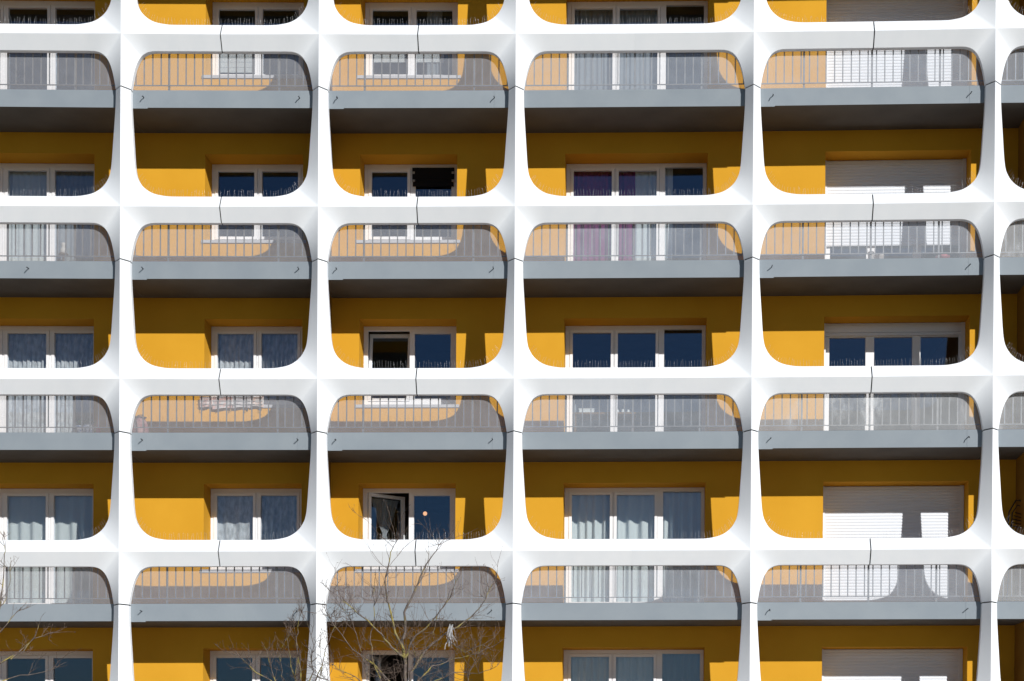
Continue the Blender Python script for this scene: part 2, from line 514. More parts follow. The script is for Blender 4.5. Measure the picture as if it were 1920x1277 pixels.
# railings ------------------------------------------------------------
BARP = 15.7 * S
for k in range(1, 6):
    for c in range(0, 6):
        random.seed(100 * k + c)
        x0, x1 = COLX[c] + 0.10, COLX[c+1] - 0.10
        zt = ridge_z(k) - 0.02; zb = atz(966, 159.3, 0.02) - (k - 1) * P
        mb = MB()
        n = int((x1 - x0) / BARP)
        off = ((x1 - x0) - n * BARP) / 2
        for i in range(n + 1):
            x = x0 + off + i * BARP + random.uniform(-0.002, 0.002)
            wd = 0.009
            mb.box(x - wd, x + wd, 0.022, 0.038, zb, zt)
        rl = mb.build("balcony_railing", M_BAR, B)
        t = MB(); t.box(x0, x1, 0.018, 0.044, zt + 0.001, zt + 0.04); t.build("top_rail", M_BAR, rl)
        t = MB(); t.box(x0, x1, 0.020, 0.040, zb - 0.014, zb - 0.001); t.build("bottom_rail", M_BAR, rl)
        npost = 2 if x1 - x0 < 3.3 else 3
        for i in range(npost):
            xp = x0 + (x1 - x0) * (0.2 + 0.6 * i / (npost - 1)) 
            t = MB(); t.box(xp - 0.015, xp + 0.015, 0.046, 0.070, slab_top(k), zt); t.build("post", M_BAR, rl)
        t = MB(); t.box(x0 - 0.05, x1 + 0.05, 0.010, 0.013, slab_top(k) + 0.004, zt)
        sc_ = t.build("wire_screen", M_SCREEN_DIRTY if (c, k) in ((4, 3), (5, 3), (5, 4), (5, 2)) else (M_SCREEN_PALE if c >= 3 else M_SCREEN), rl)
        if (c, k) in ((4, 3), (5, 3), (5, 4), (5, 2)): sc_["label"] = "smudged wire screen with whitish dirt"

# bird spikes -----------------------------------------------------------
for r in range(1, 5):
    for c in range(0, 6):
        random.seed(r * 17 + c * 3)
        xl, xr, Z = COLX[c], COLX[c+1], ridge_z(r)
        path = [(xl + u*S, Z + v*S) for (u, v) in reversed(UP_C) if v < 62]
        path += [(xr - u*S, Z + v*S) for (u, v) in UP_C if v < 62]
        pv = [Vector(q) for q in path]
        cum = [0.0]
        for i in range(len(pv) - 1): cum.append(cum[-1] + (pv[i+1] - pv[i]).length)
        mb = MB()
        for y in (-0.075, -0.045):
            mb.tube([(q.x, y, q.y - 0.002) for q in pv], 0.0022, 4)
        d_, i = 0.03, 0
        while d_ < cum[-1] - 0.01:
            while cum[i+1] < d_: i += 1
            a, b_ = pv[i], pv[i+1]
            tdir = (b_ - a).normalized(); nrm = Vector((-tdir.y, tdir.x))
            p = a + tdir * (d_ - cum[i])
            ln = random.uniform(0.105, 0.135)
            d = (nrm * 0.6 + Vector((0, 0.4)) + tdir * random.uniform(-0.14, 0.14)).normalized()
            y0 = random.choice((-0.075, -0.045)); q1 = p + d * ln
            mb.tube([(p.x, y0, p.y), (q1.x, y0 + random.uniform(-0.03, 0.03), q1.y)], 0.0010, 3, cap=False)
            d_ += random.uniform(0.038, 0.056)
        mb.build("bird_spike_strip", M_SPIKE, B)

# windows -----------------------------------------------------------------
# panes at floor 1 (window-plane pixels): x0, x1, top, has_sash
PANES = {0: [(-73, 0, 320, 1), (15, 88, 320, 1), (103, 176, 320, 1)],
         1: [(409, 477, 321.5, 1), (491.5, 559, 321.5, 1)],
         2: [(697, 764, 322, 1), (779, 846.5, 322, 0)],
         3: [(1075.5, 1147, 320, 1), (1160, 1231, 320, 1), (1247, 1318, 313.5, 0)],
         4: [(1557, 1625, 320, 0), (1641, 1713, 320, 0), (1728, 1800, 320, 0)]}
SASH = 6.0 * S
SHUT = {(4, 0): 'full', (4, 1): 'gap', (4, 3): 'full', (4, 4): 'full', (4, 2): 'box'}
OPENED = {(2, 2): 9, (2, 3): 38, (2, 4): 82}
OPEN_SASH = {}
WIN = {}
for f in range(0, 5):
    for c in range(0, 5):
        a, b_, zb, zt = opening(c, f)
        dz = -(f - 1) * P
        two = c in (1, 2)
        if two: zb += 0.022
        a += 0.003; b_ -= 0.003; zt -= 0.003; zb += 0.003
        y0, y1 = YG, YG + 0.07
        mb = MB()
        rects = []
        for (p0, p1, top, sash) in PANES[c]:
            X0, X1 = atx(p0, 360, YG), atx(p1, 360, YG)
            T = atz((p0 + p1) / 2, top, YG) + dz
            if (c, f) == (4, 2): T = atz(1680, 632, YG) 
            Bm = atz((p0 + p1) / 2, 444, YG) + dz if two else zb + 0.13
            rects.append((X0, X1, Bm, T, sash))
        # frame = everything outside the (sash-widened) holes, as vertical and horizontal bars
        holes = [(x0 - SASH*s, x1 + SASH*s, z0 - SASH*s, z1 + SASH*s) for x0, x1, z0, z1, s in rects]
        xs = [a]
        for h in holes:
            mb.box(xs[-1], h[0], y0, y1, zb, zt); xs.append(h[1])
            mb.box(h[0], h[1], y0, y1, h[3], zt); mb.box(h[0], h[1], y0, y1, zb, h[2])
        mb.box(xs[-1], b_, y0, y1, zb, zt)
        wo = mb.build("window", M_FRAME, B)
        WIN[(c, f)] = (wo, rects, (a, b_, zb, zt))
        for i, (x0, x1, z0, z1, s) in enumerate(rects):
            if s:
                M = None
                ang = OPENED.get((c, f), 0) if i == 0 else 0
                if ang:
                    hx = x0 - SASH + 0.004
                    M = Matrix.Translation((hx, y0 + 0.03, 0)) @ Matrix.Rotation(R(ang), 4, 'Z') @ Matrix.Translation((-hx, -(y0 + 0.03), 0))
                    if f == 2:   # tilted inwards at the top
                        hz = z0 - SASH
                        M = Matrix.Translation((0, y0 + 0.03, hz)) @ Matrix.Rotation(R(-ang), 4, 'X') @ Matrix.Translation((0, -(y0 + 0.03), -hz))
                    OPEN_SASH[(c, f)] = (M, (x0, x1, z0, z1), y0)
                sm = MB(); sm.ring(x0 - SASH + 0.004, x1 + SASH - 0.004, z0 - SASH + 0.004, z1 + SASH - 0.004, SASH - 0.004, y0 - 0.012, y1 - 0.012, M)
                so_ = sm.build("sash", M_FRAME, wo)
                if ang: so_["label"] = "window sash tilted open at the top" if f == 2 else "window sash swung open into the dark room"
            else: M = None
            gm = MB(); gm.box(x0 - 0.003, x1 + 0.003, y0 + 0.030, y0 + 0.036, z0 - 0.003, z1 + 0.003, M)
            gm.build("pane", M_GLASS, wo)
        if two:
            sm = MB()
            zs = SILL + dz
            pts0 = [(a - 0.06, YW - 0.05), (b_ + 0.06, YW - 0.05)]
            # sloping metal sill, drip edge proud of the wall
            sm.box(a - 0.06, b_ + 0.06, YW - 0.022, YW - 0.002, zs - 0.046, zs + 0.004)
            xa, xb = a + 0.002, b_ - 0.002
            sm.v += [(xa, YW - 0.002, zs + 0.004), (xb, YW - 0.002, zs + 0.004), (xb, YG + 0.004, zb - 0.002), (xa, YG + 0.004, zb - 0.002),
                     (xa, YW - 0.002, zs + 0.001), (xb, YW - 0.002, zs + 0.001), (xb, YG + 0.004, zs + 0.001), (xa, YG + 0.004, zs + 0.001)]
            q = len(sm.v) - 8
            for fc in ((0,1,2,3),(7,6,5,4),(0,4,5,1),(1,5,6,2),(2,6,7,3),(3,7,4,0)):
                sm.f.append(tuple(q + i for i in fc)); sm.sm.append(False)
            sm.build("sill", M_SILL, wo)
        k_ = SHUT.get((c, f))
        if k_:
            sh = MB()
            ys = YG - 0.055
            gw = 0.065
            sh.box(a + 0.002, a + gw, ys - 0.012, ys + 0.03, zb, zt - 0.002); sh.box(b_ - gw, b_ - 0.002, ys - 0.012, ys + 0.03, zb, zt - 0.002)
            z = zt - 0.004
            bot = {'full': zb + 0.002, 'gap': atz(1690, 463, YG - 0.03), 'box': zt - 0.05}[k_]
            if k_ == 'box':
                zq = atz(1680, 630, YG)
                sh.box(a + gw + 0.001, b_ - gw - 0.001, ys - 0.004, ys + 0.05, zq + 0.05, zt - 0.04)
                sh.box(a + gw + 0.001, b_ - gw - 0.001, ys + 0.006, ys + 0.05, zq, zq + 0.045)
                sh.box(a + gw + 0.001, b_ - gw - 0.001, ys + 0.004, ys + 0.05, zt - 0.036, zt - 0.003)
            else:
                h = 0.052
                while z - h > bot:
                    # one slat: gently bowed in section
                    pr = [(0.0, 0.0060), (0.16, 0.0016), (0.35, 0.0), (0.6, 0.0), (0.78, 0.0018), (0.9, 0.0075), (1.0, 0.0075)]
                    for i in range(len(pr) - 1):
                        za, zb_ = z - pr[i][0]*h, z - pr[i+1][0]*h
                        sh.face([(a + gw, ys + pr[i][1], za), (b_ - gw, ys + pr[i][1], za), (b_ - gw, ys + pr[i+1][1], zb_), (a + gw, ys + pr[i+1][1], zb_)][::-1])
                    z -= h
                sh.box(a + gw, b_ - gw, ys + 0.016, ys + 0.024, z, zt - 0.004)
            s_o = sh.build("roller_shutter", M_SHUT, wo)
            wo["label"] = "window with its roller shutter down" if k_ in ('full', 'gap') else "window under a white shutter box"

# ------------------------------------------------------------------ curtains
def curtain(px0, px1, f, m, label, cat="curtain", group=None, folds=9, amp=0.03, top_py=None, bot_py=None, Y=YG + 0.125, seed=0, bay=None, hang=0.0, name="curtain"):
    """cloth hanging in folds behind a window; pixels at floor 1"""
    random.seed(seed + f * 7 + int(px0))
    x0, x1 = atx(px0, 360, Y), atx(px1, 360, Y)
    dz = -(f - 1) * P
    z1 = atz((px0+px1)/2, top_py if top_py else 305, Y) + dz
    z0 = (atz((px0+px1)/2, bot_py, Y) + dz) if bot_py else slab_top(f + 1) + 0.05
    nx_, nz_ = max(24, int((x1 - x0) / 0.012)), 14
    ph = [random.uniform(0, 6.28) for _ in range(6)]
    mb = MB(); grid = []
    for j in range(nz_ + 1):
        t = j / nz_
        for i in range(nx_ + 1):
            u = i / nx_
            wob = math.sin(u * folds * 2*PI + ph[0] + 0.5*math.sin(u*5 + ph[1]) + 0.35*t*math.sin(u*9+ph[2]))
            d = amp * (0.6 + 0.2 * t) * (wob + 0.35*math.sin(u * folds * 4.7 + ph[3]) + 0.5*math.sin(u*folds*1.9+ph[4]))
            z = z1 + (z0 - z1) * t + hang * t * (0.5 + 0.5*math.sin(u*folds*2*PI + ph[0]))
            mb.v.append((x0 + (x1 - x0) * u + 0.25*d, Y + d, z))
    for j in range(nz_):
        for i in range(nx_):
            q = j*(nx_+1) + i
            mb.f.append((q, q+1, q+nx_+2, q+nx_+1)); mb.sm.append(True)
    o = mb.build(name, m, None)
    return tag(o, label, cat, group)

curtain(16, 90, 1, M_SHEER, "pale sheer curtain in the far-left balcony window one storey below the top", folds=6, amp=0.02)
curtain(100, 180, 1, M_GAUZE, "dim grey net curtain beside the pale sheer one, far-left window, second storey from top", folds=8, amp=0.015)
curtain(10, 90, 2, M_LACE, "white lace curtain in left light of the far-left window, third storey from top", folds=9, amp=0.025)
curtain(98, 180, 2, M_LACE, "white lace curtain in right light of the far-left window, third storey from top", folds=10, amp=0.025)
curtain(10, 92, 3, M_SHEER, "plain sheer curtain in left light of the far-left window, fourth storey from top", folds=4, amp=0.03)
curtain(97, 180, 3, M_SHEER, "plain sheer curtain in right light of the far-left window, fourth storey from top", folds=4, amp=0.03)
curtain(404, 484, 2, M_LACE, "pleated lace curtain, left of two in the window beside the tilted-open sash", folds=9, amp=0.025, bot_py=460)
curtain(487, 566, 2, M_LACE, "pleated lace curtain, right of two in the window beside the tilted-open sash", folds=9, amp=0.025, bot_py=460)
curtain(404, 484, 3, M_LACE, "patterned net curtain, sunlit at its hem, above the bare tree tops", folds=4, amp=0.02, bot_py=460)
curtain(487, 566, 3, M_LACE, "patterned net curtain in shade, right of the sunlit patterned net", folds=6, amp=0.02, bot_py=460)
curtain(800, 828, 0, M_GAUZE, "thin grey curtain strip in the topmost two-light window of the middle balcony", folds=3, amp=0.02, bot_py=460)
curtain(1073, 1150, 0, M_GAUZE, "grey gauze curtain in left light of the topmost wide window", folds=7, amp=0.02)
curtain(1160, 1236, 0, M_GAUZE, "grey gauze curtain in middle light of the topmost wide window", folds=8, amp=0.02)
curtain(1073, 1152, 1, M_PURPLE, "purple curtain filling the left light of a wide window", folds=7, amp=0.03)
curtain(1157, 1193, 1, M_PURPLE, "narrow purple curtain drawn beside a white one", folds=4, amp=0.03)
curtain(1191, 1236, 1, M_DRAPE, "white curtain hanging right next to the narrow purple curtain", folds=4, amp=0.03)
curtain(1244, 1262, 1, M_DRAPE, "slim white curtain edge in the right light of the purple-curtained window", folds=2, amp=0.025)
curtain(1070, 1152, 3, M_DRAPE, "thick white drape in left light of the wide window with three sunlit drapes", folds=5, amp=0.045, seed=3)
curtain(1156, 1238, 3, M_DRAPE, "thick white drape in middle light of the wide window with three sunlit drapes", folds=4, amp=0.045, seed=8)
curtain(1242, 1322, 3, M_DRAPE, "thick white drape in right light of the wide window with three sunlit drapes", folds=5, amp=0.04, seed=5)
curtain(1070, 1150, 4, M_SHEER, "white sheer curtain in left light of the lowest wide window", folds=6, amp=0.03)
curtain(1158, 1236, 4, M_SHEER, "white sheer curtain in middle light of the lowest wide window", folds=6, amp=0.03)
curtain(1243, 1322, 4, M_GAUZE, "grey-blue gauze curtain in right light of the lowest wide window", folds=6, amp=0.02)

# ------------------------------------------------------------------ small things on balconies and behind panes
# black cloth clipped over a pane
x0, z0 = at(773, 337.5, YG - 0.03); x1, z1 = at(852, 314.5, YG - 0.03)
t = empty("clipped_cloth", wpt((x0+x1)/2, YG - 0.04, atz(812, 350, YG)), "black cloth clipped in two strips over a window pane", "cloth")
mb = MB(); mb.box(x0, x1, YG - 0.036, YG - 0.030, z0, z1); mb.box(x0 + 0.004, x1 - 0.004, YG - 0.034, YG - 0.030, atz(812, 341, YG), z0 - 0.004)
mb.box(x0 + 0.01, x1 - 0.01, YG - 0.036, YG - 0.030, atz(812, 351, YG), atz(812, 341, YG) - 0.003)
mb.build("cloth", M_BLACK, t)
M_CLIP = mat("grey_clip", (0.33,0.33,0.32), 0.5)
for (cx, cy) in ((775, 324), (775, 339), (849.5, 324), (849.5, 339)):
    X, Z = at(cx, cy, YG - 0.04); mb = MB(); mb.box(X - 0.022, X + 0.022, YG - 0.05, YG - 0.037, Z - 0.018, Z + 0.018); mb.build("clip", M_CLIP, t)

# net tied on the open sash
M_, (sx0, sx1, sz0, sz1), sy = OPEN_SASH[(2, 3)]
mb = MB(); nI, nJ = 30, 24
zt_ = sz1 - 0.02; zk = sz1 - 0.62; zb_ = sz1 - 0.95
for j in range(nJ + 1):
    t_ = j / nJ; z = zt_ + (zb_ - zt_) * t_
    k = (zt_ - z) / (zt_ - zk)
    wd = (1 - k) ** 0.75 * 0.24 + 0.03 if k < 1 else 0.03 + 0.16 * min(1, (k - 1) * 1.6)
    for i in range(nI + 1):
        u = i / nI * 2 - 1
        mb.v.append(tuple(M_ @ Vector(((sx0 + sx1) / 2 + u * wd, sy + 0.065 + 0.012 * math.sin(u * 22), z))))
for j in range(nJ):
    for i in range(nI):
        q = j*(nI+1)+i; mb.f.append((q, q+1, q+nI+2, q+nI+1)); mb.sm.append(True)
M_NET = cloth_mat("thin_net", (0.6,0.62,0.66), 0.45)
tag(mb.build("net_curtain", M_NET, None), "white net curtain tied to a knot on the open window sash", "curtain")

# glowing ceiling lamp seen through the pane
X, Z = at(797, 963, 3.2)
t = empty("pendant_lamp", wpt(X, 3.2, slab_bot(3)), "small lit globe lamp glowing inside behind the blue pane", "lamp")
mb = MB(); mb.tube([(X, 3.2, Z + 0.06), (X, 3.2, slab_bot(3))], 0.006, 6); mb.build("cord", M_DARK, t)
mb = MB(); mb.lathe(X, 3.2, [(0.003, Z - 0.038), (0.022, Z - 0.031), (0.036, Z - 0.014), (0.038, Z), (0.034, Z + 0.016), (0.022, Z + 0.031), (0.004, Z + 0.038)], 16)
M_LAMP = mat("lit_globe", (1, 0.6, 0.35)); bs = M_LAMP.node_tree.nodes["Principled BSDF"]
bs.inputs["Emission Color"].default_value = (1.0, 0.5, 0.24, 1); bs.inputs["Emission Strength"].default_value = 1.3
mb.build("globe", M_LAMP, t)

# white band of a folded blind in the top window of the middle balcony, slatted panel in the one to its left
x0, z0 = at(694, 117.5, YG + 0.11); x1, z1 = at(832, 102, YG + 0.11)
mb = MB()
for i in range(4): mb.box(x0, x1, YG + 0.10 + 0.004*(i % 2), YG + 0.115, z0 + (z1 - z0)*i/4 + 0.002, z0 + (z1 - z0)*(i+1)/4)
tag(mb.build("folded_blind", M_WHITECL, None), "white folded blind band inside the topmost middle balcony window", "blind")
x0, z0 = at(404, 137, YG + 0.11); x1, z1 = at(482, 88, YG + 0.11)
mb = MB()
for i in range(5): mb.box(x0, x1, YG + 0.10, YG + 0.112, z0 + (z1 - z0)*i/5 + 0.006, z0 + (z1 - z0)*(i+1)/5)
tag(mb.build("slatted_blind", M_WHITECL, None), "white slatted panel inside the left light of a top-row window", "blind")

# drying rack with laundry under a sill
zf = slab_top(3)
t = empty("drying_rack", wpt(atx(435, 750, 0.95), 0.9, atz(435, 765, 0.95)), "pink and grey laundry hung on a wire rack under a window sill", "drying rack")
mb = MB(); zr = atz(435, 744.0, 0.98)
for zz in (0.0, -0.06, -0.12): mb.tube([(atx(373, 748, 0.98), 0.985, zr + zz), (atx(492, 748, 0.98), 0.985, zr + zz - 0.01)], 0.004, 6)
for xx in (378, 408, 432, 462, 488): mb.tube([(atx(xx, 748, 0.98), 0.99, zr + 0.02), (atx(xx, 748, 0.98), 0.99, zr - 0.21), (atx(xx, 748, 0.98), YW - 0.004, zr - 0.21)], 0.004, 6)
mb.build("frame", M_BAR, t)
LC = [((0.45,0.27,0.24), (0.58,0.52,0.50)), ((0.50,0.49,0.50), (0.56,0.36,0.33)), ((0.52,0.51,0.52), (0.44,0.42,0.44)), ((0.55,0.53,0.52), (0.56,0.42,0.36))]
xs = [374, 398, 436, 470, 495]
for i in range(4):
    mb = MB(); a, b_ = atx(xs[i], 748, 1.0), atx(xs[i+1] - 0.6, 748, 1.0); nI, nJ = 16, 8
    hgt = (0.17, 0.20, 0.185, 0.17)[i]
    for j in range(nJ + 1):
        for q in range(nI + 1):
            u, v = q / nI, j / nJ
            lx = 0.06 * v * (1 - u) if i == 0 else 0.0
            mb.v.append((a + (b_ - a)*u + lx - (0.05*(1-u)*v if i == 0 else 0), 1.005 + 0.012*math.sin(u*9 + i) * v, zr + 0.01 - hgt * v * (1 + 0.06*math.sin(u*5 + i))))
    for j in range(nJ):
        for q in range(nI):
            k = j*(nI+1)+q; mb.f.append((k, k+1, k+nI+2, k+nI+1)); mb.sm.append(True)
    lm = noisy("laundry_print", LC[i][0], LC[i][1], 14, 0.95, lo=0.44, hi=0.56)
    tag(mb.build("laundry", lm, None), "%s printed cloth, %s of four hung in a row under the window sill" % (("pinkish", "grey and pink", "plain grey", "beige")[i], ("leftmost", "second", "third", "rightmost")[i]), "laundry", "laundry on the wire rack")

# flower pots and bottle on the far-left balcony
M_POT = noisy("glazed_blue_pot", (0.05,0.12,0.28), (0.55,0.58,0.62), 30, 0.4)
M_LEAF = noisy("potted_leaves", (0.03,0.06,0.03), (0.09,0.14,0.06), 30, 0.7)
def pot(px, ptop, slabk, Y, r, m, label):
    X = atx(px, ptop, Y); Z = slab_top(slabk); Ht = atz(px, ptop, Y) - Z
    t = empty("plant_pot", wpt(X, Y, Z), label, "plant pot", "pots on the far-left balcony")
    mb = MB(); h = Ht * 0.62
    mb.lathe(X, Y, [(r*0.7, Z + 0.001), (r, Z + h*0.9), (r*1.08, Z + h*0.92), (r*1.08, Z + h), (r*0.9, Z + h), (r*0.85, Z + h*0.92)], 18); mb.build("pot", m, t)
    random.seed(px); mb = MB()
    for i in range(60):
        a = random.uniform(0, 2*PI); e = random.uniform(0.5, 1.5); ln = random.uniform(0.4, 1) * Ht * 0.42
        d = Vector((math.cos(a)*math.cos(e), math.sin(a)*math.cos(e), math.sin(e))); b0 = Vector((X, Y, Z + h*0.95)) + d*ln*0.45
        s_ = d.cross(Vector((0,0,1))).normalized() * 0.018
        mb.face([b0 - s_*0.2, b0 + d*ln*0.3 + s_, b0 + d*ln*0.6, b0 + d*ln*0.3 - s_])
    mb.build("leaves", M_LEAF, t)
pot(150, 786, 3, 0.45, 0.085, M_POT, "left of two mottled blue flower pots behind the balcony bars")
pot(166, 783, 3, 0.5, 0.075, M_POT, "right of two mottled blue flower pots behind the balcony bars")
X = atx(184, 790, 0.5); Z = slab_top(3); Hb = atz(184, 787, 0.5) - Z
t = empty("spray_bottle", wpt(X, 0.5, Z), "red bottle standing beside the blue flower pots", "bottle")
mb = MB(); mb.lathe(X, 0.5, [(0.03, Z), (0.036, Z + 0.02), (0.036, Z + Hb*0.6), (0.014, Z + Hb*0.8), (0.014, Z + Hb*0.88)], 14); mb.build("bottle_body", mat("red_plastic", (0.6,0.05,0.03), 0.35), t)
mb = MB(); mb.lathe(X, 0.5, [(0.018, Z + Hb*0.88), (0.018, Z + Hb)], 12); mb.build("cap", mat("orange_cap", (0.7,0.16,0.04), 0.4), t)

# pink bag on the next balcony
X = atx(263, 790, 0.45); Z = slab_top(3); Hb = atz(263, 779, 0.45) - Z
t = empty("tote_bag", wpt(X, 0.45, Z), "dusty pink bag slumped in the balcony corner beside a white column", "bag")
mb = MB(); mb.lathe(X, 0.45, [(0.10, Z), (0.145, Z + 0.05), (0.14, Z + Hb*0.5), (0.11, Z + Hb*0.72), (0.07, Z + Hb*0.84), (0.09, Z + Hb*0.92)], 18)
mb.v = [(x + 0.012*math.sin(z*31 + x*20), y + 0.012*math.sin(z*23 + x*33), z) for x, y, z in mb.v]
mb.build("bag_body", noisy("pink_canvas", (0.30,0.13,0.14), (0.44,0.29,0.28), 9, 0.85), t)
mb = MB(); mb.tube([(X - 0.07, 0.45, Z + Hb*0.86), (X - 0.04, 0.45, Z + Hb*1.0), (X + 0.03, 0.45, Z + Hb*1.02), (X + 0.07, 0.45, Z + Hb*0.86)], 0.008, 6); mb.build("handle", mat("bag_strap", (0.3,0.07,0.08)), t)

# white soft toy inside the far-left window
X = atx(119, 468, YG - 0.12); Z = atz(119, 476, YG - 0.12); zt_ = atz(119, 455, YG - 0.12)
t = empty("stone_figurine", wpt(X, YG - 0.12, slab_top(2)), "small whitish figurine on a stand in front of the far-left balcony door", "figurine")
mb = MB(); h = zt_ - Z
mb.lathe(X, YG - 0.12, [(0.05, Z), (0.056, Z + h*0.2), (0.045, Z + h*0.45), (0.026, Z + h*0.55), (0.037, Z + h*0.7), (0.037, Z + h*0.85), (0.02, Z + h)], 16); mb.build("figure", mat("plaster", (0.36,0.36,0.35), 0.8), t)
mb = MB(); mb.lathe(X, YG - 0.12, [(0.08, slab_top(2) + 0.001), (0.08, slab_top(2) + 0.02), (0.02, slab_top(2) + 0.03), (0.02, Z - 0.03), (0.08, Z - 0.02), (0.08, Z - 0.001)], 16); mb.build("stand", mat("stand_wood", (0.10,0.07,0.05)), t)

# table with things on it behind the wide window
zt_ = atz(1130, 778, YG + 0.35)
x0, x1 = atx(1074, 778, YG + 0.35), atx(1192, 778, YG + 0.35)
t = empty("side_table", wpt((x0+x1)/2, YG + 0.4, slab_top(3)), "brown wooden table standing just inside a wide window", "table")
M_WOOD = noisy("brown_wood", (0.16,0.085,0.04), (0.24,0.13,0.06), 6, 0.6, stretch=(1,8,8))
mb = MB(); mb.box(x0, x1, YG + 0.14, YG + 0.62, zt_ - 0.03, zt_); mb.build("tabletop", M_WOOD, t)
for xx in (x0 + 0.03, x1 - 0.07):
    for yy in (YG + 0.16, YG + 0.56):
        mb = MB(); mb.box(xx, xx + 0.04, yy, yy + 0.04, slab_top(3) + 0.001, zt_ - 0.031); mb.build("leg", M_WOOD, t)
M_CER = mat("white_ceramic", (0.75,0.75,0.74), 0.35)
mb = MB(); a, b_ = atx(1086, 775, YG+0.25), atx(1114, 775, YG+0.25); hh = atz(1100, 767, YG+0.25) - zt_
mb.box(a, b_, YG + 0.2, YG + 0.36, zt_ + 0.001, zt_ + hh*0.8); mb.box(a - 0.006, b_ + 0.006, YG + 0.195, YG + 0.365, zt_ + hh*0.8 + 0.001, zt_ + hh)
tag(mb.build("storage_box", M_CER, None), "white lidded box on the brown wooden table", "box")
for i, (px, r, hpx, lab) in enumerate(((1077.5, 0.03, 18, "tall thin jug standing left of the white lidded box"), (1158, 0.025, 7, "left cup of three small cups on the brown table"), (1168, 0.03, 8, "middle cup of three small cups on the brown table"), (1178, 0.025, 7, "right cup of three small cups on the brown table"))):
    X = atx(px, 775, YG + 0.25); h = hpx * S
    mb = MB(); mb.lathe(X, YG + 0.25, [(r*0.7, zt_ + 0.001), (r, zt_ + h*0.3), (r*0.95, zt_ + h*0.6), (r*0.75, zt_ + h*0.85), (r*0.85, zt_ + h)], 14)
    tag(mb.build("jug" if i == 0 else "cup", M_CER if i != 0 else mat("grey_jug", (0.25,0.26,0.27), 0.4), None), lab, "jug" if i == 0 else "cup", None if i == 0 else "cups on the brown table")

# paint pails on the right balcony
for (px, pt, r, lab) in ((1633, 473, 0.05, "narrow white pail behind the bars below a lowered shutter"), (1648, 479, 0.085, "wide white bucket behind the bars below a lowered shutter")):
    Y = 0.55; X = atx(px, pt, Y); Z = slab_top(2); h = atz(px, pt, Y) - Z
    t = empty("bucket", wpt(X, Y, Z), lab, "bucket", "buckets on the shuttered balcony")
    mb = MB(); mb.lathe(X, Y, [(r*0.82, Z + 0.001), (r, Z + h*0.93), (r*1.06, Z + h*0.94), (r*1.06, Z + h)], 18); mb.build("bucket_body", M_CER, t)
    mb = MB(); mb.tube([(X - r*1.05, Y, Z + h*0.9), (X - r*0.8, Y - 0.06, Z + h*0.6), (X, Y - r*1.2, Z + h*0.45), (X + r*0.8, Y - 0.06, Z + h*0.6), (X + r*1.05, Y, Z + h*0.9)], 0.004, 5); mb.build("handle", M_SPIKE, t)
Y = 0.5; X = atx(1768, 484, Y); Z = slab_top(2); h = atz(1768, 481, Y) - Z
mb = MB(); mb.lathe(X, Y, [(0.085, Z + 0.001), (0.115, Z + h*0.8), (0.125, Z + h*0.82), (0.125, Z + h), (0.11, Z + h), (0.105, Z + h*0.85)], 20)
tag(mb.build("washing_bowl", mat("pink_plastic", (0.55,0.16,0.18), 0.4), None), "pink plastic bowl behind the bars right of the white buckets", "bowl")

# folding chair in the shaded far-right bay
t = empty("folding_chair", wpt(atx(1908, 990, 0.7), 0.7, slab_top(4)), "dark folded metal chair leaning in the shaded far-right bay", "chair")
M_CH = mat("dark_metal_tube", (0.05,0.045,0.04), 0.45, 0.5)
Z = slab_top(4)
def pt3(px, py, Y): x, z = at(px, py, Y); return (x, Y, z)
mb = MB(); mb.tube([(atx(1880, 990, .55), .55, Z), pt3(1892, 960, .62), pt3(1905, 938, .68), pt3(1912, 938, .68), pt3(1925, 952, .70), (atx(1930, 990, .75), .75, Z)], 0.012, 8); mb.build("chair_frame", M_CH, t)
mb = MB(); mb.tube([(atx(1888, 990, .8), .8, Z), pt3(1898, 962, .72), pt3(1908, 947, .70), pt3(1930, 957, .72)], 0.010, 8); mb.build("leg", M_CH, t)
mb = MB()
for i in range(5):
    a = pt3(1893 + i*2.5, 985 - i*6, 0.62); b_ = pt3(1925 + i, 992 - i*6, 0.66)
    mb.tube([a, b_], 0.009, 6)
mb.build("seat", M_CH, t)

# ------------------------------------------------------------------ bare trees in front of the facade
def bark(name, c0, c1, lichen):
    m = noisy(name, c0, c1, 14, 0.9, 0.4, 60)
    if lichen:
        b = m.node_tree.nodes["Principled BSDF"]
        src = b.inputs["Base Color"].links[0].from_socket
        tc = N(m, "ShaderNodeTexCoord"); n = N(m, "ShaderNodeTexNoise"); n.inputs["Scale"].default_value = 5; n.inputs["Detail"].default_value = 5
        L(m, tc.outputs["Object"], n.inputs["Vector"])
        cr = N(m, "ShaderNodeValToRGB"); cr.color_ramp.elements[0].position = 0.50; cr.color_ramp.elements[1].position = 0.61
        L(m, n.outputs["Fac"], cr.inputs[0])
        mx = N(m, "ShaderNodeMixRGB"); mx.inputs[2].default_value = (*lichen, 1)
        L(m, cr.outputs[0], mx.inputs[0]); L(m, src, mx.inputs[1]); L(m, mx.outputs[0], b.inputs["Base Color"])
    return m
M_BARK = bark("lichened_bark", (0.085,0.07,0.06), (0.17,0.14,0.125), (0.30,0.25,0.075))
M_TWIG = bark("brown_twig", (0.10,0.07,0.055), (0.18,0.14,0.115), None)

